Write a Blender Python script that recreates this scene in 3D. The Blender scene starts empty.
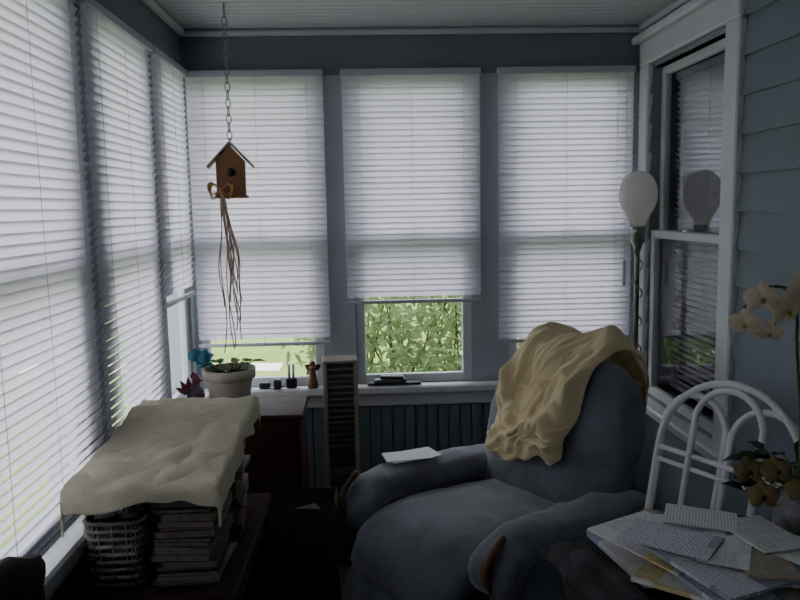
import bpy, math, random
from mathutils import Matrix, Vector, noise
R=random.Random(5)
S=bpy.context.scene
def rad(a): return math.radians(a)
# ------------------------------------------------------------ camera
cam=bpy.data.objects.new('camera',bpy.data.cameras.new('camera'))
S.collection.objects.link(cam); S.camera=cam
cam.data.sensor_width=36; cam.data.lens=33.75; cam.data.clip_start=0.02
cam.matrix_world=Matrix.Translation((0,0,1.57))@Matrix.Rotation(rad(-2.3),4,'Z')@Matrix.Rotation(rad(90-7.0),4,'X')@Matrix.Rotation(rad(-1.1),4,'Z')
# ------------------------------------------------------------ materials
def mat(name,col,rough=0.6,var=0.12,scale=12,bump=0.0,bscale=60,metal=0,sheen=0,spec=0.5,transl=0,col2=None):
    m=bpy.data.materials.new(name); m.use_nodes=True
    nt=m.node_tree; N=nt.nodes; L=nt.links
    b=N['Principled BSDF']; out=N['Material Output']
    b.inputs['Roughness'].default_value=rough; b.inputs['Metallic'].default_value=metal
    b.inputs['Specular IOR Level'].default_value=spec
    if sheen: b.inputs['Sheen Weight'].default_value=sheen
    tc=N.new('ShaderNodeTexCoord')
    n=N.new('ShaderNodeTexNoise'); n.inputs['Scale'].default_value=scale; n.inputs['Detail'].default_value=5
    L.new(tc.outputs['Object'],n.inputs['Vector'])
    r=N.new('ShaderNodeValToRGB'); e=r.color_ramp.elements
    c2=col2 or tuple(c*(1+var) for c in col); c1=tuple(c*(1-var) for c in col) if not col2 else col
    e[0].color=(*c1,1); e[1].color=(*c2,1); e[0].position=.3; e[1].position=.7
    L.new(n.outputs['Fac'],r.inputs['Fac']); L.new(r.outputs['Color'],b.inputs['Base Color'])
    if bump:
        n2=N.new('ShaderNodeTexNoise'); n2.inputs['Scale'].default_value=bscale; n2.inputs['Detail'].default_value=4
        L.new(tc.outputs['Object'],n2.inputs['Vector'])
        bp=N.new('ShaderNodeBump'); bp.inputs['Strength'].default_value=bump; bp.inputs['Distance'].default_value=.01
        L.new(n2.outputs['Fac'],bp.inputs['Height']); L.new(bp.outputs['Normal'],b.inputs['Normal'])
    if transl:
        t=N.new('ShaderNodeBsdfTranslucent'); L.new(r.outputs['Color'],t.inputs['Color'])
        mx=N.new('ShaderNodeMixShader'); mx.inputs[0].default_value=transl
        L.new(b.outputs[0],mx.inputs[1]); L.new(t.outputs[0],mx.inputs[2]); L.new(mx.outputs[0],out.inputs[0])
    return m
def wood(name,c1,c2,rough=.5,scale=3,axis=(8,1,1),spec=.5):
    m=mat(name,c1,rough,spec=spec); nt=m.node_tree; N=nt.nodes; L=nt.links
    mp=N.new('ShaderNodeMapping'); mp.inputs['Scale'].default_value=axis
    n=[x for x in N if x.type=='TEX_NOISE'][0]; n.inputs['Scale'].default_value=scale*3; n.inputs['Distortion'].default_value=1.5
    tc=[x for x in N if x.type=='TEX_COORD'][0]
    L.new(tc.outputs['Object'],mp.inputs[0]); L.new(mp.outputs[0],n.inputs['Vector'])
    e=[x for x in N if x.type=='VALTORGB'][0].color_ramp.elements
    e[0].color=(*c1,1); e[1].color=(*c2,1)
    return m
def glassmat(name,g0=.05,g1=.35,tint=(1,1,1)):
    m=bpy.data.materials.new(name); m.use_nodes=True; nt=m.node_tree; N=nt.nodes; L=nt.links
    N.remove(N['Principled BSDF']); out=N['Material Output']
    t=N.new('ShaderNodeBsdfTransparent'); t.inputs[0].default_value=(*tint,1)
    g=N.new('ShaderNodeBsdfGlossy'); g.inputs['Roughness'].default_value=.01
    lw=N.new('ShaderNodeLayerWeight'); lw.inputs[0].default_value=.3
    mr=N.new('ShaderNodeMapRange'); mr.inputs[3].default_value=g0; mr.inputs[4].default_value=g1
    L.new(lw.outputs['Fresnel'],mr.inputs[0])
    mx=N.new('ShaderNodeMixShader'); L.new(mr.outputs[0],mx.inputs[0])
    L.new(t.outputs[0],mx.inputs[1]); L.new(g.outputs[0],mx.inputs[2]); L.new(mx.outputs[0],out.inputs[0])
    return m
def printed(name,paper,ink,photo,ps=6,seed=0):
    """paper with rows of small print and blocks of picture"""
    m=bpy.data.materials.new(name); m.use_nodes=True; nt=m.node_tree; N=nt.nodes; L=nt.links
    b=N['Principled BSDF']; b.inputs['Roughness'].default_value=.45
    tc=N.new('ShaderNodeTexCoord')
    mp=N.new('ShaderNodeMapping'); mp.inputs['Location'].default_value=(seed*1.7,seed*.9,0); L.new(tc.outputs['Object'],mp.inputs[0])
    br=N.new('ShaderNodeTexBrick'); br.inputs['Scale'].default_value=13; br.inputs['Brick Width'].default_value=.4; br.inputs['Row Height'].default_value=.09
    br.inputs['Mortar Size'].default_value=.034; br.inputs['Mortar Smooth'].default_value=.3; br.offset=.37
    mid=tuple(a*.45+c*.55 for a,c in zip(ink,paper))
    br.inputs['Color1'].default_value=(*ink,1); br.inputs['Color2'].default_value=(*mid,1); br.inputs['Mortar'].default_value=(*paper,1)
    L.new(mp.outputs[0],br.inputs['Vector'])
    v=N.new('ShaderNodeTexVoronoi'); v.inputs['Scale'].default_value=ps*1.8; v.distance='CHEBYCHEV'; v.inputs['Randomness'].default_value=.3; L.new(mp.outputs[0],v.inputs['Vector'])
    n=N.new('ShaderNodeTexNoise'); n.inputs['Scale'].default_value=40; L.new(mp.outputs[0],n.inputs['Vector'])
    r=N.new('ShaderNodeValToRGB'); r.color_ramp.elements[0].color=(*photo,1); r.color_ramp.elements[1].color=(*[min(1,c*2.2+.1) for c in photo],1); L.new(n.outputs['Fac'],r.inputs[0])
    sep=N.new('ShaderNodeSeparateColor'); L.new(v.outputs['Color'],sep.inputs[0])
    gt=N.new('ShaderNodeMath'); gt.operation='GREATER_THAN'; gt.inputs[1].default_value=.70; L.new(sep.outputs[0],gt.inputs[0])
    gt2=N.new('ShaderNodeMath'); gt2.operation='GREATER_THAN'; gt2.inputs[1].default_value=.55; L.new(sep.outputs[1],gt2.inputs[0])
    m0=N.new('ShaderNodeMix'); m0.data_type='RGBA'; L.new(gt2.outputs[0],m0.inputs[0]); L.new(br.outputs['Color'],m0.inputs[6]); m0.inputs[7].default_value=(*paper,1)
    m1=N.new('ShaderNodeMix'); m1.data_type='RGBA'; L.new(gt.outputs[0],m1.inputs[0]); L.new(m0.outputs[2],m1.inputs[6]); L.new(r.outputs[0],m1.inputs[7])
    L.new(m1.outputs[2],b.inputs['Base Color'])
    return m
# ------------------------------------------------------------ builder
def empty(name,loc=(0,0,0),rz=0):
    e=bpy.data.objects.new(name,None); S.collection.objects.link(e); e.location=loc; e.rotation_euler=(0,0,rz); e.empty_display_size=.1; return e
class B:
    def __init__(s,name): s.n=name; s.v=[]; s.f=[]; s.mi=[]; s.sm=[]; s.m=[]
    def add(s,vs,fs,m,smooth=False):
        if m not in s.m: s.m.append(m)
        k=s.m.index(m); o=len(s.v); s.v+= [Vector(x) for x in vs]
        for f in fs: s.f.append([i+o for i in f]); s.mi.append(k); s.sm.append(smooth)
    def box(s,c,d,m,rot=None,bev=0):
        if bev: bev=min(bev,min(d)*.45)
        hx,hy,hz=d[0]/2,d[1]/2,d[2]/2
        if not bev:
            vs=[Vector((x,y,z)) for z in(-hz,hz) for y in(-hy,hy) for x in(-hx,hx)]
            fs=[(0,2,3,1),(4,5,7,6),(0,1,5,4),(2,6,7,3),(0,4,6,2),(1,3,7,5)]
        else:
            vs=[];idx={}
            for sx in(-1,1):
                for sy in(-1,1):
                    for sz in(-1,1):
                        for a in range(3):
                            p=[sx*hx,sy*hy,sz*hz]; 
                            for q in range(3):
                                if q!=a: p[q]-=[sx,sy,sz][q]*bev
                            idx[(sx,sy,sz,a)]=len(vs); vs.append(Vector(p))
            fs=[]
            for a in range(3):
                b,c2=(a+1)%3,(a+2)%3
                for sg in(-1,1):
                    q=[]
                    for (u,w) in((-1,-1),(1,-1),(1,1),(-1,1)):
                        k=[0,0,0];k[a]=sg;k[b]=u;k[c2]=w; q.append(idx[(*k,a)])
                    fs.append(q if sg>0 else q[::-1])
            for a in range(3):
                b,c2=(a+1)%3,(a+2)%3
                for u in(-1,1):
                    for w in(-1,1):
                        def K(t,ax):
                            k=[0,0,0];k[a]=t;k[b]=u;k[c2]=w; return idx[(*k,ax)]
                        q=[K(-1,b),K(1,b),K(1,c2),K(-1,c2)]
                        fs.append(q if u*w<0 else q[::-1])
            for sx in(-1,1):
                for sy in(-1,1):
                    for sz in(-1,1):
                        q=[idx[(sx,sy,sz,a)] for a in range(3)]
                        fs.append(q if sx*sy*sz>0 else q[::-1])
        if rot is not None: vs=[rot@v for v in vs]
        c=Vector(c); s.add([v+c for v in vs],fs,m)
    def bx(s,x0,x1,y0,y1,z0,z1,m,bev=0): s.box(((x0+x1)/2,(y0+y1)/2,(z0+z1)/2),(abs(x1-x0),abs(y1-y0),abs(z1-z0)),m,None,bev)
    def loft(s,rings,m,cap=True,smooth=True,closed=True):
        n=len(rings[0]); vs=[p for r in rings for p in r]; fs=[]
        for i in range(len(rings)-1):
            for j in range(n if closed else n-1):
                a=i*n+j;b=i*n+(j+1)%n; fs.append((a,b,b+n,a+n))
        if cap and closed: fs.append(tuple(range(n))[::-1]); fs.append(tuple(range((len(rings)-1)*n,len(rings)*n)))
        s.add(vs,fs,m,smooth)
    def lathe(s,prof,c,m,n=20,rot=None,cap=True):
        rings=[]
        for r,z in prof:
            ring=[Vector((r*math.cos(2*math.pi*k/n),r*math.sin(2*math.pi*k/n),z)) for k in range(n)]
            if rot is not None: ring=[rot@v for v in ring]
            rings.append([v+Vector(c) for v in ring])
        s.loft(rings,m,cap)
    def tube(s,pts,r,m,n=8,closed=False,flat=1):
        pts=[Vector(p) for p in pts]; k=len(pts); rings=[]; up=None
        for i in range(k):
            a=pts[(i-1)%k] if closed or i>0 else pts[i]; b=pts[(i+1)%k] if closed or i<k-1 else pts[i]
            t=(b-a).normalized()
            if up is None: up=t.orthogonal().normalized()
            up=(up-t*up.dot(t)); up=up.normalized() if up.length>1e-6 else t.orthogonal().normalized()
            w=t.cross(up); rr=r[i] if isinstance(r,(list,tuple)) else r
            rings.append([pts[i]+up*rr*math.cos(2*math.pi*j/n)+w*rr*flat*math.sin(2*math.pi*j/n) for j in range(n)])
        if closed: rings.append(rings[0]); s.loft(rings,m,False)
        else: s.loft(rings,m,True)
    def ball(s,c,r,m,n=12,sc=(1,1,1)):
        rings=[]
        for i in range(n//2+1):
            a=-math.pi/2+math.pi*i/(n//2); rr=max(math.cos(a),.02)*r; z=math.sin(a)*r
            rings.append([Vector((c[0]+rr*sc[0]*math.cos(2*math.pi*k/n),c[1]+rr*sc[1]*math.sin(2*math.pi*k/n),c[2]+z*sc[2])) for k in range(n)])
        s.loft(rings,m,True)
    def grid(s,fn,nu,nv,m,smooth=True,thick=0):
        vs=[Vector(fn(i/nu,j/nv)) for j in range(nv+1) for i in range(nu+1)]
        fs=[(j*(nu+1)+i,j*(nu+1)+i+1,(j+1)*(nu+1)+i+1,(j+1)*(nu+1)+i) for j in range(nv) for i in range(nu)]
        s.add(vs,fs,m,smooth)
    def sweep(s,path,hx,hn,m,x0=0,e=3,n=20,xf=None):
        k=len(path); rings=[]
        for i in range(k):
            a=Vector(path[max(i-1,0)]); b=Vector(path[min(i+1,k-1)]); t=(b-a).normalized(); nn=Vector((-t.y,t.x))
            HX=hx[i] if isinstance(hx,(list,tuple)) else hx; HN=hn[i] if isinstance(hn,(list,tuple)) else hn
            ring=[]
            for j in range(n):
                th=2*math.pi*j/n; c,sn=math.cos(th),math.sin(th)
                u=math.copysign(abs(c)**(2/e),c)*HX; w=math.copysign(abs(sn)**(2/e),sn)*HN
                ring.append(Vector((x0+u,path[i][0]+nn.x*w,path[i][1]+nn.y*w)))
            rings.append(ring)
        s.loft(rings,m)
    def build(s,loc=(0,0,0),rz=0,parent=None,sub=0,solid=0,M=None,bevel=0):
        me=bpy.data.meshes.new(s.n); me.from_pydata([tuple(v) for v in s.v],[],s.f)
        for mm in s.m: me.materials.append(mm)
        me.polygons.foreach_set('material_index',s.mi); me.polygons.foreach_set('use_smooth',s.sm)
        me.update(); o=bpy.data.objects.new(s.n,me); S.collection.objects.link(o)
        if M is not None: o.matrix_world=M
        else: o.location=loc; o.rotation_euler=(0,0,rz)
        if parent: o.parent=parent
        if solid: d=o.modifiers.new('sol','SOLIDIFY'); d.thickness=solid; d.offset=0
        if sub: d=o.modifiers.new('sub','SUBSURF'); d.levels=sub; d.render_levels=sub
        return o
def crom(P,n):
    P=[Vector(p) for p in P]; out=[]
    for i in range(len(P)-1):
        p0=P[max(i-1,0)];p1=P[i];p2=P[i+1];p3=P[min(i+2,len(P)-1)]
        for k in range(n):
            t=k/n; out.append(.5*((2*p1)+(p2-p0)*t+(2*p0-5*p1+4*p2-p3)*t*t+(-p0+3*p1-3*p2+p3)*t**3))
    out.append(P[-1]); return out
# materials
wallblue=mat('wall_paint_blue',(.18,.215,.245),.7,.06,4)
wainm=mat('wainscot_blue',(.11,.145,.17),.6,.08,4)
sidingm=mat('siding_paint',(.195,.235,.27),.65,.07,5,.1,30)
ceilm=mat('ceiling_paint',(.50,.515,.54),.7,.04,4)
white=mat('trim_white',(.63,.64,.66),.45,.05,6)
sash=mat('sash_white',(.58,.59,.63),.45,.05,6)
postm=mat('post_paint',(.38,.41,.46),.6,.06,5)
slat=mat('blind_slat',(.79,.765,.85),.45,.02,3,transl=.46)
railm=mat('blind_rail',(.48,.49,.56),.4,.03,4)
cordm=mat('blind_cord',(.6,.6,.62),.8,.05,4)
glass=glassmat('window_glass',.04,.3)
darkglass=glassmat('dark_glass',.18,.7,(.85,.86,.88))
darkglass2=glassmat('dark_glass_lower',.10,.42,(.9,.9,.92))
floorm=wood('floor_boards',(.05,.045,.04),(.09,.08,.07),.5,2,(1,8,1))
blackm=mat('black_paint',(.012,.012,.013),.5,.2,8)
darkwood=wood('dark_wood',(.02,.013,.009),(.045,.028,.018),.7,3,(1,8,1),spec=.12)
redwood=wood('cabinet_wood',(.035,.016,.011),(.07,.03,.02),.6,3,(1,1,6),spec=.2)
midwood=wood('mid_wood',(.10,.05,.025),(.17,.09,.045),.35,4,(1,1,6))
fabric=mat('recliner_fabric',(.14,.155,.185),.9,.28,8,.35,90,sheen=.4)
blanket=mat('blanket_fleece',(.80,.66,.38),.95,.06,14,.3,140,sheen=.3)
towelm=mat('towel_terry',(.74,.68,.48),.95,.06,30,.6,260,sheen=.2)
# ------------------------------------------------------------ room shell
XL,XR,YB,YF,ZC=-.82,1.27,3.49,-1.1,2.37
T=.12
MB=Matrix.Translation((0,YB,0))
ML=Matrix(((0,-1,0,XL),(1,0,0,0),(0,0,1,0),(0,0,0,1)))
MR=Matrix(((0,1,0,XR),(-1,0,0,0),(0,0,1,0),(0,0,0,1)))
b=B('floor'); 
for i in range(24):
    x=XL-.1+i*.095; b.bx(x,x+.093,YF-.1,YB+.1,-.05,0,floorm)
b.build()
b=B('ceiling')
b.bx(XL-.5,XR+.5,YF-.5,YB+.5,ZC+.012,ZC+.15,ceilm)
k=0; y=YF
while y<YB:
    b.bx(XL,XR,y,y+.052,ZC,ZC+.012,ceilm,.004); y+=.056
b.build()
def wall_open(name,M,a0,a1,ops,zs,zt,m):
    b=B(name); b.bx(a0,a1,0,T,0,zs,m); b.bx(a0,a1,0,T,zt,ZC+.02,m)
    e=[a0]+[v for o in ops for v in o]+[a1]
    for i in range(0,len(e),2): b.bx(e[i],e[i+1],0,T,zs,zt,postm)
    return b.build(M=M)
ZS,ZT=.74,2.17
opsB=[(-.80,-.22),(-.07,.48),(.65,1.21)]
opsL=[(-.75,-.19),(-.06,.54),(.67,1.27),(1.42,2.13),(2.33,2.87),(3.04,3.44)]
wall_open('wall_back',MB,XL-T,XR+T,opsB,ZS,ZT,wallblue)
wall_open('wall_left',ML,YF-T,YB,opsL,ZS,ZT,wallblue)
b=B('wall_front'); b.bx(XL-T,XR+T,YF-T,YF,0,ZC,wallblue); b.build()
def window(name,M,a0,a1,z0,z1,zr,g=glass,sm=sash,dy=-.022,w=.045,g2=None,mr=.03):
    b=B(name)
    for (s0,s1,yo,gg) in ((z0,zr+mr,.035+dy,g2 or g),(zr-mr,z1,.07+dy,g)):
        b.bx(a0,a0+w,yo,yo+.03,s0,s1,sm,.004); b.bx(a1-w,a1,yo,yo+.03,s0,s1,sm,.004)
        b.bx(a0+w,a1-w,yo,yo+.03,s0,s0+w,sm,.004); b.bx(a0+w,a1-w,yo,yo+.03,s1-w+.005,s1,sm,.004)
        b.add([(a0+w,yo+.015,s0+w),(a1-w,yo+.015,s0+w),(a1-w,yo+.015,s1-w),(a0+w,yo+.015,s1-w)],[(0,1,2,3)],gg)
    b.box(((a0+a1)/2,.045+dy,zr+mr+.006),(.05,.02,.012),sm,None,.003)
    return b.build(M=M)
for i,(a,c) in enumerate(opsB): window('window_%d'%(i+1),MB,a,c,ZS,ZT,1.43)
for i,(a,c) in enumerate(opsL): window('window_%d'%(i+4),ML,a,c,ZS,ZT,1.43)
# trims
b=B('trim_1'); b.bx(XL,XR,-.07,0,ZS-.035,ZS+.005,white,.008); b.bx(XL,XR,-.025,0,ZS-.10,ZS-.035,white,.006); b.build(M=MB)
b=B('trim_2'); b.bx(YF,YB-.07,-.07,0,ZS-.035,ZS+.005,white,.008); b.bx(YF,YB-.03,-.025,0,ZS-.10,ZS-.035,white,.006); b.build(M=ML)
b=B('trim_3'); b.bx(XL,XR,-.04,0,ZC-.03,ZC,ceilm,.012); b.build(M=MB)
b=B('trim_4'); b.bx(YF,YB-.05,-.04,0,ZC-.03,ZC,ceilm,.012); b.build(M=ML)
b=B('trim_8'); b.bx(-YB+.05,-YF,-.04,0,ZC-.03,ZC,ceilm,.012); b.build(M=MR)
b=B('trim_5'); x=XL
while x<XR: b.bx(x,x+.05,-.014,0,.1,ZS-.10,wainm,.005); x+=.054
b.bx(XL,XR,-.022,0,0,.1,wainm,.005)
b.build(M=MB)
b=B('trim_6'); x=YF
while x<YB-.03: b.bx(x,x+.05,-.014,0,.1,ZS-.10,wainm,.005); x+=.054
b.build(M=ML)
RW=(-3.34,-2.62); RZ=(.70,2.16)
b=B('wall_right'); z=0; H=.128
def clap(x0,x1,z0,z1):
    b.add([(x0,-.016,z0),(x1,-.016,z0),(x1,0,z1),(x0,0,z1),(x0,.0,z0),(x1,.0,z0)],[(0,1,2,3),(4,5,1,0),(4,0,3),(1,5,2)],sidingm)
while z<ZC:
    z1=min(z+H,ZC)
    if z1<=RZ[0]+.02 or z>=RZ[1]-.02: clap(-YB,-YF,z,z1)
    else: clap(-YB,RW[0]+.0,z,z1); clap(RW[1]-.0,-YF,z,z1)
    z+=H
b.bx(-YB,-YF,0,T,0,RZ[0],sidingm); b.bx(-YB,-YF,0,T,RZ[1],ZC,sidingm)
b.bx(-YB-T,RW[0],0,T,RZ[0],RZ[1],sidingm); b.bx(RW[1],-YF,0,T,RZ[0],RZ[1],sidingm)
b.build(M=MR)
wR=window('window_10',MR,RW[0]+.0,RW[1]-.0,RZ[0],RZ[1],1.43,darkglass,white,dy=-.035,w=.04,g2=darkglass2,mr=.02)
b=B('trim_7'); c=.10
b.bx(RW[0]-c,RW[0],-.03,.0,RZ[0]-.02,RZ[1]+.02,white,.006); b.bx(RW[1],RW[1]+c,-.03,.0,RZ[0]-.02,RZ[1]+.02,white,.006)
b.bx(RW[0]-c,RW[1]+c,-.032,0,RZ[1]+.02,RZ[1]+.12,white,.006); b.bx(RW[0]-c-.03,RW[1]+c+.03,-.06,0,RZ[1]+.12,RZ[1]+.155,white,.008)
b.bx(RW[0]-c-.02,RW[1]+c+.02,-.07,.04,RZ[0]-.055,RZ[0]-.015,white,.008)
b.bx(RW[0]-.02,RW[1]+.02,0,.1,RZ[1],RZ[1]+.02,white); b.build(M=MR)
b=B('dark_room_box'); b.bx(RW[0]-.2,RW[1]+.2,.5,.52,.3,2.5,blackm); b.bx(RW[0]-.2,RW[0]-.18,T,.5,.3,2.5,blackm); b.bx(RW[1]+.18,RW[1]+.2,T,.5,.3,2.5,blackm); b.bx(RW[0]-.2,RW[1]+.2,T,.5,.28,.3,blackm); b.bx(RW[0]-.2,RW[1]+.2,T,.5,2.5,2.52,blackm); b.build(M=MR)  # black box behind the glass, its colour stands in for the unlit room
# ------------------------------------------------------------ blinds
def blind(M,a0,a1,zb,zt=2.19,tilt=61,yo=-.03,m=slat,wand=None,name='window_blind',seed=0):
    rr=random.Random(seed); b=B(name)
    b.bx(a0,a1,yo-.016,yo+.016,zt-.03,zt,railm,.003)
    z=zt-.045; w=.0168; p=.0262
    while z>zb+.03:
        th=rad(tilt+rr.uniform(-2.5,2.5)); dz=rr.uniform(-.001,.001)
        ring=[]
        for x in (a0+.004,(a0+a1)/2,a1-.004):
            row=[]
            for k in range(5):
                s=(k/2-1); cr=(1-s*s)*.0036
                y=-s*w*math.cos(th)+cr*math.sin(th); zz=s*w*math.sin(th)+cr*math.cos(th)
                row.append(Vector((x,yo+y,z+zz+dz)))
            ring.append(row)
        b.loft(ring,m,False,True,False); z-=p
    b.bx(a0+.002,a1-.002,yo-.012,yo+.012,zb,zb+.016,railm,.003)
    L=a1-a0
    for f in (.13,.5,.87):
        for dy in(-.014,.014): b.tube([(a0+L*f,yo+dy,zt-.03),(a0+L*f,yo+dy,zb)],.0008,cordm,4)
    if wand:
        f,zl=wand; x=a0+L*f
        b.tube([(x,yo-.025,zt-.03),(x,yo-.028,zl+.11)],.0012,cordm,5)
        b.lathe([(.003,.11),(.008,.10),(.009,.0),(.006,-.01)][::-1],(x,yo-.028,zl),railm,8)
    return b.build(M=M)
blind(MB,-.80,-.185,.945,seed=1)
blind(MB,-.11,.522,1.13,seed=2)
blind(MB,.598,1.228,.93,wand=(.93,1.20),seed=3)
blind(ML,2.93,3.43,1.20,seed=4,yo=-.024,tilt=65)
blind(ML,2.235,2.90,.80,seed=5,yo=-.024,tilt=68)
blind(ML,1.50,2.20,.80,seed=6,yo=-.024,tilt=68)
blind(ML,.6,1.4,.80,seed=7,yo=-.024,tilt=66)
blind(ML,-.12,.57,.80,seed=8,yo=-.024,tilt=66)
blind(ML,-.77,-.17,.80,seed=9,yo=-.024,tilt=66)
blind(MR,-3.31,-2.64,.74,zt=2.13,yo=.10,tilt=55,seed=11)
# ------------------------------------------------------------ outside
grass=mat('lawn_grass',(.13,.20,.045),.9,.3,3,col2=(.20,.28,.075),spec=.1)
drive=mat('driveway_concrete',(.62,.6,.58),.9,.08,3)
leafm=mat('hedge_leaf',(.13,.22,.07),.5,.3,6,col2=(.32,.43,.18),transl=.35)
stemm=mat('hedge_branch',(.10,.07,.04),.8,.2,10)
b=B('lawn_ground'); b.bx(-30,30,-12,60,-.6,-.5,grass); b.build()
b=B('driveway'); b.add([(-9,10.2,-.495),(-1.2,9.6,-.495),(-1.2,10.1,-.495),(-9,10.9,-.495)],[(0,1,2,3)],drive); b.build()
b=B('pale_bounce_strip'); b.add([(-3.6,-6,-.494),(-1.5,-6,-.494),(-1.5,4.2,-.494),(-3.6,4.2,-.494)],[(0,1,2,3)],drive); b.build()  # added pale strip outside the left windows, keeps green bounce off the blinds
def leaf(b,p,d,nrm,L,W,m,fold=.25):
    d=d.normalized(); s=d.cross(nrm).normalized(); n=s.cross(d)
    vs=[p]; 
    mid=[p+d*L*t-n*L*.18*t*t for t in (.3,.65,1)]
    wl=[W*.5,W*.42]
    vs+= [mid[0]+s*wl[0]+n*W*fold,mid[0],mid[0]-s*wl[0]+n*W*fold,mid[1]+s*wl[1]+n*W*fold,mid[1],mid[1]-s*wl[1]+n*W*fold,mid[2]]
    b.add(vs,[(0,2,1),(0,3,2),(1,2,5,4),(2,3,6,5),(4,5,7),(5,6,7)],m,True)
b=B('hedge')
for i in range(60):
    x=R.uniform(-.4,2.6); y=R.uniform(5.1,5.6)
    b.tube([(x,y,-.5),(x+R.uniform(-.2,.2),y-.05,.4),(x+R.uniform(-.4,.4),y+R.uniform(-.2,.2),1.2)],[.012,.008,.004],stemm,5)
for i in range(15000):
    x=R.uniform(-.7,2.9); y=R.uniform(4.6,5.7); z=R.uniform(-.45,1.5)
    if x<-.52+.2*math.sin(z*5)+R.uniform(0,.15): continue
    d=Vector((R.uniform(-1,1),R.uniform(-1,.3),R.uniform(-.8,.3))); n=Vector((R.uniform(-.6,.6),-.6,1))
    leaf(b,Vector((x,y,z)),d,n.normalized(),R.uniform(.05,.12),R.uniform(.018,.038),leafm)
b.build()
# ------------------------------------------------------------ birdhouse
bhw=wood('birdhouse_wood',(.20,.085,.035),(.34,.16,.07),.4,6,(4,1,1))
roofm=mat('birdhouse_roof',(.36,.32,.28),.6,.2,20)
metalm=mat('chain_metal',(.35,.33,.3),.35,.1,10,metal=1)
raff=mat('raffia',(.42,.25,.19),.8,.2,30,col2=(.5,.36,.26))
E=empty('birdhouse',(-.54,3.05,1.63),rad(8))
b=B('house'); w,d,h,pk=.056,.055,.135,.195
vs=[(-w,-d,0),(w,-d,0),(w,-d,h),(0,-d,pk),(-w,-d,h)]; vs+=[(x,d,z) for x,_,z in vs]
b.add(vs,[(0,1,2,3,4),(9,8,7,6,5),(1,0,5,6),(2,1,6,7),(0,4,9,5)],bhw)
b.box((0,0,-.004),(.13,.125,.01),bhw,None,.002)
b.lathe([(.017,0),(.017,.006)],(0,-d-.001,.09),blackm,18,Matrix.Rotation(rad(90),3,'X'))
b.tube([(0,-d,.05),(0,-d-.035,.05)],.004,bhw,8)
b.ball((0,-d-.036,.05),.006,bhw,8)
for sg in(-1,1):
    a=math.atan2(pk-h,w); b.box((sg*.046,-.004,pk-.036),(.13,.135,.006),roofm,Matrix.Rotation(sg*a,3,'Y'),.002)
b.build(parent=E)
b=B('bow'); bw=mat('bow_ribbon',(.55,.30,.11),.7,.3,30)
bc=Vector((-.04,-d-.012,.02))
for sg in(-1,1):
    for q in(0,.35,.7,-.35):
        pts=[bc+Vector((sg*.042*math.sin(math.pi*t)*(1+.2*q),-.012*math.sin(math.pi*t)-.003*q,.026*math.sin(2*math.pi*t)*(1-.3*q)+q*.02*math.sin(math.pi*t))) for t in [k/14 for k in range(15)]]
        b.tube(pts,.0036,bw,6,flat=.5)
b.ball(bc,.010,bw,8)
rr=random.Random(3)
for i in range(14):
    L=rr.uniform(.36,.68); x0=rr.uniform(-.02,.07); ph=rr.uniform(0,6); pts=[]
    for k in range(22):
        t=k/21; pts.append(bc+Vector((x0*t**.6+.010*math.sin(ph+t*9)*t**.5,-.004+.008*math.cos(ph+t*7),-L*t)))
    b.tube(pts,.0027,raff,5,flat=.4)
b.build(parent=E)
b=B('chain'); z=pk+.0; i=0
while z<ZC-1.63-.02:
    pts=[]
    for k in range(12):
        a=2*math.pi*k/12; u=.0095*math.cos(a); v=.019*math.sin(a)
        pts.append((u if i%2 else u*.3,u*.3 if i%2 else u,z+.012+v))
    b.tube(pts,.0022,metalm,5,closed=True); z+=.031; i+=1
b.tube([(0,0,ZC-1.63),(0,0,ZC-1.66)],.004,metalm,8)
b.build(parent=E)
# ------------------------------------------------------------ recliner
CL=(.475,2.655,0); CR=rad(-55.7)
E=empty('recliner_armchair',CL,CR)
b=B('upholstery')
b.bx(-.36,.36,-.30,.30,.05,.34,fabric,.03)
p=[(.20,.41),(.05,.415),(-.12,.425),(-.26,.43),(-.37,.42),(-.44,.385),(-.48,.325),(-.49,.28),(-.495,.21),(-.48,.14),(-.46,.09)]
p=[tuple(q) for q in crom(p,3)]; n=len(p)
hn=[.075+.012*math.sin(i/n*6) - (.03 if abs(i/n-.66)<.03 else 0) for i in range(n)]; hn[0]=.03; hn[-1]=.02
hx=[.275]*n; hx[0]=.24; hx[-1]=.25
b.sweep(p,hx,hn,fabric,0,3.2,28)
P=[(.24,.36,.28,.07),(.245,.43,.32,.12),(.26,.51,.34,.135),(.275,.58,.345,.115),(.30,.66,.345,.12),(.325,.745,.345,.135),(.35,.82,.335,.125),(.37,.885,.31,.11),(.385,.94,.265,.085),(.395,.975,.19,.05),(.40,.99,.08,.02)]
Q=crom([Vector((a,z,0)) for a,z,_,_ in P],3); W=crom([Vector((w,t,0)) for _,_,w,t in P],3)
b.sweep([(q.x,q.y) for q in Q],[w.x for w in W],[w.y for w in W],fabric,0,2.8,32)
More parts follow.
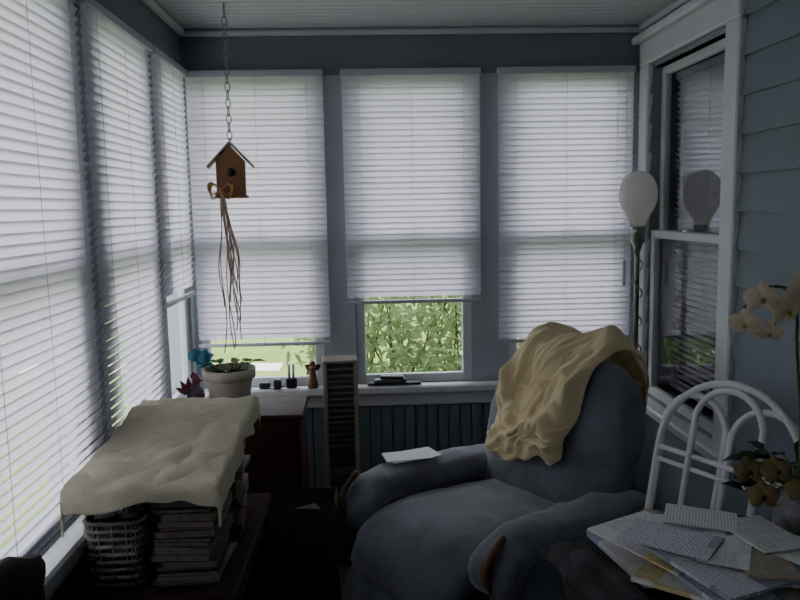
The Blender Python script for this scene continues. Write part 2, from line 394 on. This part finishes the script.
for sx in(-1,1):
    x0=sx*.335; dy=.045 if sx>0 else 0; dz=-.012 if sx>0 else 0
    pa=[(.34,.47),(.28,.50),(.1,.515+dz),(-.1,.525+dz),(-.26+dy,.53+dz),(-.34+dy,.52+dz),(-.39+dy,.49+dz),(-.41+dy,.44),(-.405+dy,.39)]
    pa=[tuple(q) for q in crom(pa,3)]; n=len(pa)
    hx=[.088+.006*math.sin(i*.4) for i in range(n)]; hx[0]=.05; hx[-1]=.07
    hn=[.058]*n; hn[0]=.02; hn[-1]=.03; hn[-2]=.045
    b.sweep(pa,hx,hn,fabric,x0,2.6,20)
    b.sweep([(.32,.29),(.1,.29),(-.2,.29),(-.36+dy,.29),(-.385+dy,.29)],[.06,.075,.078,.075,.05],[.2,.21,.21,.20,.17],fabric,x0,5,20)
    xo=x0+sx*.03
    tp=crom([Vector((xo,-.375+dy,.10)),Vector((xo,-.405+dy,.25)),Vector((xo,-.42+dy,.35)),Vector((xo,-.455+dy,.42)),Vector((xo,-.475+dy,.48)),Vector((xo,-.455+dy,.54+dz)),Vector((xo,-.40+dy,.585+dz))],4)
    b.tube(tp,[.013]*len(tp),midwood,8,flat=1.6)
o=b.build(parent=E,sub=1)
tx=bpy.data.textures.new('wrinkle','CLOUDS'); tx.noise_scale=.10; tx.noise_depth=3
dm=o.modifiers.new('wr','DISPLACE'); dm.texture=tx; dm.strength=.026; dm.mid_level=.5; dm.texture_coords='LOCAL'
b=B('base_frame'); b.bx(-.30,.30,-.28,.28,0,.08,blackm,.01); b.build(parent=E)
path=crom([Vector((.53,.76,0)),Vector((.53,.83,0)),Vector((.525,.90,0)),Vector((.49,.985,0)),Vector((.41,1.01,0)),Vector((.315,.975,0)),Vector((.25,.90,0)),Vector((.205,.80,0)),Vector((.18,.73,0)),Vector((.165,.68,0)),Vector((.15,.64,0)),Vector((.145,.60,0))],8)
def bl(u,v):
    a=(u-.5)*2
    vv=v*(1-.11*max(0,a)-.03*math.sin(a*5)-.02*math.sin(a*13+1))
    f=vv*(len(path)-1); i=min(int(f),len(path)-2); q=path[i].lerp(path[i+1],f-i); t=(path[i+1]-path[i]).normalized(); nn=Vector((t.y,-t.x,0))
    wv=.205+.025*math.sin(v*5+.5)+.035*noise.noise(Vector((v*5,1 if a>0 else 0,1)))
    x=a*wv-.0-.08*max(0,v-.5)
    wx=x+.05*noise.noise(Vector((x*5,v*4,2))); wvv=v+.10*noise.noise(Vector((x*5,v*4,9)))
    r1=(.5+.5*math.sin(wx*34+wvv*13))**1.8
    r2=(.5+.5*math.sin(wx*20-wvv*24+1))**2.2
    r3=1-abs(noise.noise(Vector((x*9,v*7,5))))*2
    r4=1-abs(noise.noise(Vector((x*16+v*6,v*12,8))))*3
    fold=noise.noise(Vector((x*6+v*3,v*3,5)))
    off=.016+.028*r1+.024*r2+.012*max(0,r3)+.014*max(0,r4)+.035*max(0,fold+.15)
    if abs(a)>.85: off*=1-(abs(a)-.85)/.15*.7
    if v>.95: off*=1-(v-.95)/.05*.5
    return (x,q.x+nn.x*off,q.y+nn.y*off)
b=B('throw_blanket'); b.grid(bl,90,170,blanket); o=b.build(loc=CL,rz=CR,solid=.010,sub=1)
b=B('folded_paper'); pw=mat('paper_white',(.6,.63,.68),.6,.05,5); b.box((0,0,0),(.12,.21,.004),pw,Matrix.Rotation(rad(8),3,'Z'),.001); b.box((.01,-.02,.004),(.11,.19,.003),pw,Matrix.Rotation(rad(-5),3,'Z'),.001)
o=b.build(loc=(.15,2.87,.597),rz=rad(-75))
# ------------------------------------------------------------ floor lamp
globe=mat('lamp_globe_glass',(.9,.89,.84),.15,.02,3,transl=.6)
chrome=mat('lamp_metal',(.35,.35,.36),.3,.1,10,metal=1)
b=B('floor_lamp'); 
b.lathe([(.085,0),(.085,.012),(.05,.03),(.014,.045)],(0,0,0),chrome,28)
b.lathe([(.012,.04),(.011,1.36),(.016,1.37),(.02,1.39),(.03,1.40),(.031,1.44),(.033,1.445),(.033,1.47)],(0,0,0),chrome,20)
b.lathe([(.032,1.465),(.036,1.49),(.052,1.52),(.070,1.55),(.080,1.585),(.081,1.615),(.076,1.65),(.062,1.68),(.04,1.70),(.018,1.708),(.003,1.71)],(0,0,0),globe,32)
pts=[(.02*math.cos(t*.9)+.004,.02*math.sin(t*.9),1.42-.018*t) for t in range(60)]
b.tube(crom(pts,3),.0035,chrome,6)
b.build(loc=(1.178,3.25,0))
# ------------------------------------------------------------ left table
b=B('side_table'); 
b.bx(-.78,-.36,1.82,2.52,.565,.60,darkwood,.006)
for x in(-.75,-.39):
    for y in(1.86,2.48): b.bx(x-.025,x+.025,y-.025,y+.025,0,.565,darkwood,.004)
b.bx(-.76,-.38,1.85,2.49,.48,.565,darkwood,.003); b.bx(-.76,-.38,1.85,2.49,.15,.18,darkwood,.003)
b.build()
covs=[mat('cover_%d'%i,c,.4,.3,25) for i,c in enumerate([(.20,.19,.18),(.04,.06,.09),(.15,.07,.045),(.07,.10,.07),(.24,.23,.19),(.03,.03,.04),(.16,.13,.075)])]
pagem=mat('page_edges',(.17,.16,.14),.8,.3,80)
def stack(b,x,y,z,zt,w,d,rz,seed,jit=.02,tmin=.006,tmax=.022):
    rr=random.Random(seed)
    while z<zt:
        t=rr.uniform(tmin,tmax); ro=Matrix.Rotation(rz+rr.uniform(-.12,.12),3,'Z'); c=rr.choice(covs)
        ww=w*rr.uniform(.88,1); dd=d*rr.uniform(.88,1); cx=x+rr.uniform(-jit,jit); cy=y+rr.uniform(-jit,jit)
        b.box((cx,cy,z+t/2),(ww-.004,dd-.004,t-.003),pagem,ro); b.box((cx,cy,z+t-.001),(ww,dd,.0018),c,ro); b.box((cx,cy,z+.0006),(ww,dd,.0012),c,ro)
        b.box(Vector((cx,cy,z+t/2))+ro@Vector((-ww/2,0,0)),(.002,dd,t),c,ro)
        z+=t
b=B('magazine_stack'); stack(b,-.49,1.975,.60,.835,.16,.22,0,4,.012); stack(b,-.49,2.27,.60,.84,.16,.26,.05,6,.008); stack(b,-.68,2.28,.60,.84,.15,.28,.0,7,.005); b.build()
wick=mat('basket_wicker',(.22,.20,.18),.7,.3,40); mixm=mat('basket_contents',(.3,.3,.32),.6,.5,30,col2=(.06,.07,.09))
b=B('wicker_basket')
cx,cy=-.675,1.955; n=36
def rr_ring(hw,hd,z,off=0): 
    out=[]
    for k in range(n):
        a=2*math.pi*k/n; c,s_=math.cos(a),math.sin(a)
        out.append(Vector((cx+math.copysign(abs(c)**.45,c)*hw,cy+math.copysign(abs(s_)**.45,s_)*hd,z)))
    return out
b.loft([rr_ring(.065,.08,.605),rr_ring(.078,.09,.78),rr_ring(.072,.084,.78),rr_ring(.06,.075,.62)],mat('basket_liner',(.05,.05,.055),.8,.2,20),True)
for iz in range(9):
    f=iz/8; pts=[]
    R0=rr_ring(.067+.012*f,.082+.01*f,.612+.17*f)
    for k,v in enumerate(R0):
        o=Vector((v.x-cx,v.y-cy,0)).normalized()*(.004 if (k+iz)%2 else -.002); pts.append(v+o)
    b.tube(pts,.0055,wick,6,closed=True)
A0=rr_ring(.068,.083,.605);A1=rr_ring(.081,.094,.785)
for k in range(n): b.tube([A0[k],A1[k]],.0025,wick,5)
for k in range(14):
    b.box((cx+R.uniform(-.04,.04),cy+R.uniform(-.05,.05),.77+R.uniform(0,.055)),(.05,.06,.012),mixm,Matrix.Rotation(R.uniform(0,3),3,'Z')@Matrix.Rotation(R.uniform(-.5,.5),3,'X'),.002)
b.build()
def tw(u,v):
    cxm,cym=-.588,2.17; a=(u-.5)*.50; c=(v-.5)*.77
    a+=.014*noise.noise(Vector((v*3,0,8))); c+=.030*noise.noise(Vector((u*2.2,3,8)))*(1-v)
    hw,hd,z0=.195,.345,.885
    def dr(s,h,R_=.014,out=.06):
        if abs(s)<=h: return s,0
        e=abs(s)-h; r=R_; L=r*math.pi/2
        if e<L: th=e/r; return math.copysign(h+r*math.sin(th),s), r*(1-math.cos(th))
        return math.copysign(h+r+ (e-L)*out,s), r+(e-L)
    x,dx=dr(a,hw-.012); y,dy=dr(c,hd-.012)
    pile=.014*math.exp(-((a+.09)**2+(c+.22)**2)/.012)+.010*math.exp(-((a-.09)**2+(c+.20)**2)/.01)+.022*math.exp(-((a-.08)**2+(c-.12)**2)/.018)+.012*math.exp(-((a+.09)**2+(c-.14)**2)/.012)
    wr=abs(noise.noise(Vector((a*7+c*3,c*4-a*3,2)))); wr2=abs(noise.noise(Vector((a*12-c*6,c*11,6))))
    z=z0-.006-dx-dy+pile+(c+.4)*.065+.018*wr+.014*wr2
    z+=.007/(1+math.exp(-(c-.06+a*.25)*260))
    x+=.018*noise.noise(Vector((c*10,dx*3,9)))*min(1,dx*14); y+=.012*math.sin(a*26+1.5*noise.noise(Vector((a*5,2,1))))*min(1,dy*9)
    if x<0: x=max(x,-.182)
    return (cxm+x,cym+y-(.03 if c<0 else 0)*(.2-a)*2,z)
b=B('bath_towel'); b.grid(tw,100,170,towelm)
b.build(solid=.006)
b=B('storage_cabinet'); b.bx(-.74,-.28,2.84,3.12,.0,.765,redwood,.008); b.bx(-.75,-.27,2.83,3.13,.765,.785,redwood,.006); b.bx(-.72,-.30,2.832,2.84,.05,.74,redwood,.003)
b.ball((-.33,2.825,.45),.012,metalm,10); b.build()
potm=mat('planter_ceramic',(.60,.53,.42),.6,.1,8,.1,30); soil=mat('soil',(.03,.02,.015),.95,.3,40,.8,80)
pl=mat('plant_leaf',(.05,.13,.03),.45,.25,12,transl=.2)
E=empty('potted_plant',(-.568,2.96,.785))
b=B('planter'); b.lathe([(.066,0),(.07,.004),(.092,.12),(.093,.125),(.103,.127),(.105,.165),(.097,.166),(.093,.14)],(0,0,0),potm,36); b.lathe([(.001,.141),(.093,.14)],(0,0,0),soil,24,cap=False); b.build(parent=E)
b=B('foliage'); rr=random.Random(8)
for i in range(20):
    a=rr.uniform(0,6.28); s=rr.uniform(.02,.06); base=Vector((s*math.cos(a),s*math.sin(a),.14)); top=base+Vector((math.cos(a)*.03,math.sin(a)*.03,rr.uniform(.02,.06)))
    b.tube([base,top],.002,pl,5); leaf(b,top,Vector((math.cos(a),math.sin(a),rr.uniform(.0,.6))),Vector((0,0,1)),rr.uniform(.04,.07),.028,pl)
b.build(parent=E)
b=B('butterfly_pick'); blu=mat('pick_blue',(.10,.34,.50),.5,.3,20,transl=.3)
b.tube([(-.05,-.02,.14),(-.085,-.03,.20)],.002,metalm,5)
c0=Vector((-.09,-.035,.215)); b.ball(c0,.026,blu,12,(1,1,1.2)); b.ball(c0+Vector((-.035,0,.012)),.027,blu,12)
for a in (20,70,130,230,300): leaf(b,c0,Vector((math.cos(rad(a)),-.2,math.sin(rad(a)))),Vector((0,-1,0.2)),.045,.035,blu)
b.build(parent=E)
b=B('rooster_figurine'); red=mat('fig_red',(.22,.03,.05),.5,.3,30); pur=mat('fig_purple',(.14,.07,.16),.5,.3,30)
b.lathe([(.028,0),(.03,.008),(.02,.015),(.028,.03),(.036,.05),(.032,.075),(.018,.09),(.016,.105)],(0,0,0),pur,16)
b.ball((.005,-.005,.115),.017,red,10); leaf(b,Vector((0,0,.12)),Vector((-.3,0,1)),Vector((0,-1,0)),.03,.03,red)
for a in(100,130,160): leaf(b,Vector((-.02,0,.06)),Vector((math.cos(rad(a)),0,math.sin(rad(a)))),Vector((0,-1,0)),.07,.025,red)
b.add([(.02,-.005,.118),(.02,.003,.118),(.036,-.004,.112),(.02,-.002,.108)],[(0,1,2),(0,2,3),(1,3,2)],covs[6])
b.build(loc=(-.708,2.98,.785))
b=B('power_adapter'); 
for x,y,w,h in((-.50,3.45,.05,.03),(-.44,3.44,.035,.045),(-.375,3.45,.05,.05)): b.box((x,y,ZS+.005+h/2),(w,.035,h),blackm,None,.006)
b.tube(crom([(-.5,3.44,.76),(-.47,3.425,.752),(-.44,3.42,.75),(-.41,3.43,.756),(-.38,3.44,.76)],5),.003,blackm,5)
for x in(-.385,-.365): b.tube([(x,3.44,.79),(x,3.44,.86)],.006,railm,8)
b.build()
b=B('wooden_figurine'); b.lathe([(.024,0),(.026,.01),(.018,.05),(.013,.09),(.017,.095),(.012,.10)],(0,0,0),midwood,14); b.ball((0,0,.115),.015,midwood,10)
for sg in(-1,1): leaf(b,Vector((0,.01,.085)),Vector((sg,.1,.5)),Vector((0,-1,0)),.045,.03,midwood)
b.build(loc=(-.275,3.44,ZS+.005))
b=B('remote_control_tray'); b.box((.02,0,.008),(.25,.05,.012),blackm,None,.004); b.box((0,0,.022),(.15,.045,.014),mat('remote_grey',(.10,.11,.13),.4,.1,10),Matrix.Rotation(.1,3,'Z'),.004); b.box((.01,0,.037),(.11,.04,.012),blackm,Matrix.Rotation(-.1,3,'Z'),.003)
for i in range(8): b.box((-.035+i*.012,-.0,.0445),(.006,.018,.003),railm)
b.build(loc=(.085,3.455,ZS+.005))
b=B('cd_rack'); tan=wood('rack_wood',(.30,.27,.23),(.40,.36,.31),.5,4,(1,1,5)); hgt=.91
b.bx(-.075,-.057,-.06,.06,0,hgt,tan,.002); b.bx(.057,.075,-.06,.06,0,hgt,tan,.002); b.bx(-.06,.06,.05,.06,0,hgt,blackm); b.bx(-.075,.075,-.06,.06,hgt,hgt+.012,tan,.002)
gr=mat('rack_shelf',(.20,.19,.175),.6,.1,8); z=.02
while z<hgt-.01: b.bx(-.06,.06,-.055,.05,z,z+.006,gr); z+=.026
b.bx(-.058,.058,-.03,-.025,hgt-.42,hgt-.005,mat('rack_panel',(.11,.10,.09),.6,.1,8))
rr=random.Random(2); z=.026
while z<hgt-.45:
    if rr.random()<.75: b.bx(-.056,.056,-.05+rr.uniform(0,.012),.05,z+.003,z+.016,rr.choice(covs))
    z+=.026
o=b.build(loc=(-.14,3.24,0),rz=rad(4))
kraft=mat('bag_kraft',(.10,.065,.04),.85,.2,8,.3,30)
b=B('paper_bag')
def ring(hw,hd,z,j): return [Vector((x*hw+R.uniform(-j,j),y*hd+R.uniform(-j,j),z+R.uniform(-j,j))) for x,y in((-1,-1),(-.5,-1),(0,-1),(.5,-1),(1,-1),(1,-.5),(1,0),(1,.5),(1,1),(.5,1),(0,1),(-.5,1),(-1,1),(-1,.5),(-1,0),(-1,-.5))]
b.loft([ring(.125,.09,0.005,0),ring(.13,.095,.15,.006),ring(.128,.09,.3,.008),ring(.135,.10,.45,.008),ring(.13,.095,.50,.008)],kraft,False,False)
b.add([(-.125,-.09,.006),(.125,-.09,.006),(.125,.09,.006),(-.125,.09,.006)],[(0,1,2,3)],kraft)
for i in range(7): b.box((R.uniform(-.05,.05),R.uniform(-.03,.03),.33+.02*i),(.11,.09,.01),R.choice([covs[1],covs[3],covs[5]]),Matrix.Rotation(R.uniform(0,3),3,'Z')@Matrix.Rotation(R.uniform(-.4,.4),3,'X'),.002)
b.bx(-.11,.11,-.075,.075,.01,.33,pagem)
b.build(loc=(-.275,2.70,0),rz=rad(5),solid=.002)
# ------------------------------------------------------------ white chair
wp=mat('chair_white_enamel',(.76,.77,.78),.35,.04,8)
b=B('garden_chair'); r=.011; LEAN=.20
def ln(pts): return [(x,y+(z-.44)*LEAN,z) for x,y,z in pts]
def hoop(x0,x1,zb,zt,y=0,rr_=r):
    pts=[]; hw=(x1-x0)/2; c=(x0+x1)/2; zc=zt-hw*.95
    pts.append((x0,y,zb)); pts.append((x0,y,(zb+zc)/2))
    for k in range(13):
        a=math.pi-math.pi*k/12; pts.append((c+hw*math.cos(a),y,zc+hw*.95*math.sin(a)))
    pts.append((x1,y,(zb+zc)/2)); pts.append((x1,y,zb)); b.tube(crom(ln(pts),3),rr_,wp,8)
hoop(-.26,.25,.44,1.01,0,.012)
hoop(-.255,-.02,.44,.95,.006,.011); hoop(-.13,.11,.44,.99,-.006,.011); hoop(.0,.235,.44,.95,.006,.011)
b.tube(ln([(-.26,0,.76),(.25,0,.76)]),.009,wp,8); b.tube(ln([(-.26,0,.72),(.25,0,.72)]),.008,wp,8)
b.lathe([(.20,.42),(.215,.425),(.215,.44),(.20,.445)],(0,-.20,0),wp,32)
for x in(-.2,.2):
    b.tube([(x,0,.44),(x*1.15,.05,0)],.012,wp,8); b.tube([(x*.8,-.32,.43),(x*.95,-.37,0)],.012,wp,8)
b.build(loc=(1.02,2.15,0),rz=rad(-63))
# ------------------------------------------------------------ paper table
tcloth=mat('table_top_dark',(.03,.03,.033),.8,.2,8,spec=.1)
b=B('round_table'); b.lathe([(.02,.69),(.41,.69),(.42,.70),(.42,.712),(.41,.72),(.01,.72)],(0,0,0),tcloth,48)
b.lathe([(.20,0),(.2,.02),(.05,.05),(.035,.1),(.03,.6),(.08,.69)],(0,0,0),tcloth,24); b.build(loc=(.84,1.54,0))
E=empty('paper_pile',(0.045,-.01,.721)); rr=random.Random(12)
PM=[printed('print_%d'%i,p,k,f,s_,i) for i,(p,k,f,s_) in enumerate([((.72,.72,.7),(.25,.25,.25),(.14,.17,.22),5),((.60,.53,.42),(.2,.16,.1),(.22,.15,.11),4),((.68,.7,.75),(.2,.22,.3),(.16,.18,.22),6),((.76,.76,.76),(.3,.3,.3),(.36,.31,.14),7),((.8,.8,.8),(.4,.4,.4),(.2,.2,.25),3),((.08,.14,.26),(.5,.5,.5),(.2,.17,.12),5)])]
items=[(.62,1.70,.21,.28,10,.016),(.74,1.66,.22,.28,-18,.02),(.78,1.64,.24,.3,22,.014),(.66,1.57,.19,.25,-40,.010),(.80,1.50,.22,.28,35,.015),(.86,1.46,.2,.26,-8,.02),(.72,1.42,.2,.26,12,.01),(.72,1.71,.26,.18,-30,.006),(.88,1.40,.22,.16,8,.005),(.62,1.66,.20,.27,28,.006),(.76,1.64,.20,.26,48,.008),(.80,1.64,.16,.22,-25,.008),(.82,1.50,.20,.27,62,.008),(.96,1.38,.2,.22,15,.012),(.66,1.64,.15,.22,-14,.006),(.68,1.50,.2,.27,20,.008),(.77,1.60,.14,.20,-50,.006),(.80,1.50,.15,.21,-12,.008),(.88,1.48,.13,.19,30,.006),(.72,1.54,.10,.20,-30,.003),(.61,1.58,.13,.2,50,.004),(.82,1.58,.12,.17,10,.004),(.72,1.67,.11,.16,65,.004)]
z=0
mi=[0,1,2,3,4,5,2,5,0,3,0,1,3,0,4,2,1,5,0,3,2,0,4]
for i,(x,y,w,d,a,t) in enumerate(items):
    b=B('sheet_%d'%(i+1)); b.box((0,0,0),(w,d,t),PM[mi[i]],Matrix.Rotation(rr.uniform(-.03,.03),3,'X'),.001); z+=t*.42+.001
    b.build(loc=(x,y,z+t/2),rz=rad(a),parent=E)
b=B('dark_scarf'); scm=mat('scarf_knit',(.035,.037,.042),.95,.4,20,.6,80)
def sc(u,v):
    x=(u-.5)*.13; y=(v-.5)*.36; r2=(x/.065)**2+(y/.18)**2; h=max(0,1-r2)
    return (x*(1+.1*noise.noise(Vector((u*3,v*3,0)))),y,.004+.03*h**.5*(1+.7*noise.noise(Vector((x*18,y*12,3))))+.006*abs(noise.noise(Vector((x*40,y*30,1)))))
b.grid(sc,36,50,scm); b.build(loc=(.50,1.60,.72),rz=rad(14))
gm=mat('orchid_stem',(.08,.11,.04),.5,.2,20); pet=mat('orchid_petal',(.72,.64,.46),.6,.10,30,transl=.35); ylw=mat('orchid_center',(.4,.22,.04),.5,.2,20); dpet=mat('pansy_petal',(.20,.15,.06),.7,.3,30); dk=mat('dark_foliage',(.02,.03,.018),.6,.3,15)
vasem=mat('vase_ceramic',(.10,.10,.11),.25,.3,20,col2=(.35,.35,.36))
E=empty('orchid_plant',(1.045,1.74,.721))
b=B('vase'); b.lathe([(.04,0),(.045,.005),(.06,.06),(.055,.11),(.035,.14),(.04,.155),(.034,.15),(.03,.13)],(0,0,0),vasem,28); b.build(parent=E)
def petal(b,c,d,nrm,L,W,m):
    s=d.cross(nrm).normalized()
    rings=[]
    for k in range(6):
        t=k/5; wd=W*.5*(math.sin(math.pi*(t*.86+.07))**.7) if k else W*.12
        if k==5: wd=W*.12
        rings.append([c+d*L*t+s*wd*q+nrm*L*(.12*t-.22*t*t-.10*q*q) for q in(-1,-.5,0,.5,1)])
    b.loft(rings,m,False,True,False)
def flower(b,c,nrm,r,pm,cm):
    nrm=Vector(nrm).normalized(); s=nrm.cross(Vector((0,0,1))).normalized(); u=s.cross(nrm)
    for k,(a,L,W) in enumerate([(90,1,.75),(218,1,.7),(322,1,.7),(8,1.05,1.15),(172,1.05,1.15)]):
        d=s*math.cos(rad(a))+u*math.sin(rad(a)); petal(b,c+nrm*.002*(k>2),d,nrm,r*L,r*W,pm)
    b.ball(c+nrm*.006-u*.004,r*.14,cm,8); leaf(b,c,-u*.8+nrm*.7,nrm,r*.4,r*.3,cm)
b=B('spray'); st=crom([(0,0,.1),(.0,0,.3),(-.02,0,.5),(-.03,-.01,.58),(-.06,-.02,.64),(-.12,-.03,.645),(-.17,-.03,.60)],6); b.tube(st,.004,gm,6)
for c,n,r in(((-.17,-.04,.565),(-.7,-1,-.3),.036),((-.135,-.05,.625),(-.3,-1,.1),.040),((-.075,-.05,.595),(.4,-1,-.1),.044),((-.04,-.05,.645),(.3,-1,.2),.042),((-.105,-.03,.54),(-.5,-1,-.5),.03),((.01,-.04,.60),(.2,-1,-.1),.042)): flower(b,Vector(c),n,r,pet,ylw)
b.build(parent=E)
b=B('bouquet'); rr=random.Random(4)
for i in range(60):
    a=rr.uniform(0,6.28); q=Vector((math.cos(a)*rr.uniform(.03,.12)-.02,math.sin(a)*rr.uniform(.02,.1),rr.uniform(.12,.23))); b.tube([(0,0,.12),q*.6+Vector((0,0,.07)),q],.0015,gm,4); leaf(b,q,Vector((math.cos(a),math.sin(a),rr.uniform(-.3,.5))),Vector((0,-.3,1)),.055,.03,dk)
for c in((-.15,-.05,.21),(-.10,-.08,.22),(-.05,-.1,.18),(-.13,-.08,.16),(.01,-.08,.23),(.04,-.08,.17)): flower(b,Vector(c),(rr.uniform(-.4,.2),-1,rr.uniform(.1,.6)),.036,dpet,blackm)
b.build(parent=E)
b=B('wooden_chair'); 
for y in(-.21,.21): b.sweep([(y-.001,0),(y,.45),(y,.9)],.02,.02,darkwood,-.02,3,10)
b.sweep([(-.23,.86),(-.12,.9),(0,.915),(.12,.9),(.23,.86)],.02,[.03,.045,.05,.045,.03],darkwood,-.02,3,12)
for y in(-.1,0,.1): b.bx(-.03,-.015,y-.015,y+.015,.46,.88,darkwood,.003)
b.bx(-.03,.40,-.21,.21,.43,.46,darkwood,.01)
for y in(-.18,.18): b.bx(.35,.39,y-.02,y+.02,0,.43,darkwood,.004)
b.build(loc=(-.66,1.22,0))
# ------------------------------------------------------------ light
W=bpy.data.worlds.new('world'); S.world=W; W.use_nodes=True; nt=W.node_tree; bg=nt.nodes['Background']
bg.inputs[0].default_value=(.91,.935,1,1); bg.inputs[1].default_value=4.5
l=bpy.data.objects.new('sun',bpy.data.lights.new('sun','SUN')); S.collection.objects.link(l); l.data.energy=6; l.data.angle=rad(1); l.data.color=(1,.95,.85)
l.rotation_euler=Vector((-.25,.6,-.9)).normalized().to_track_quat('-Z','Y').to_euler()
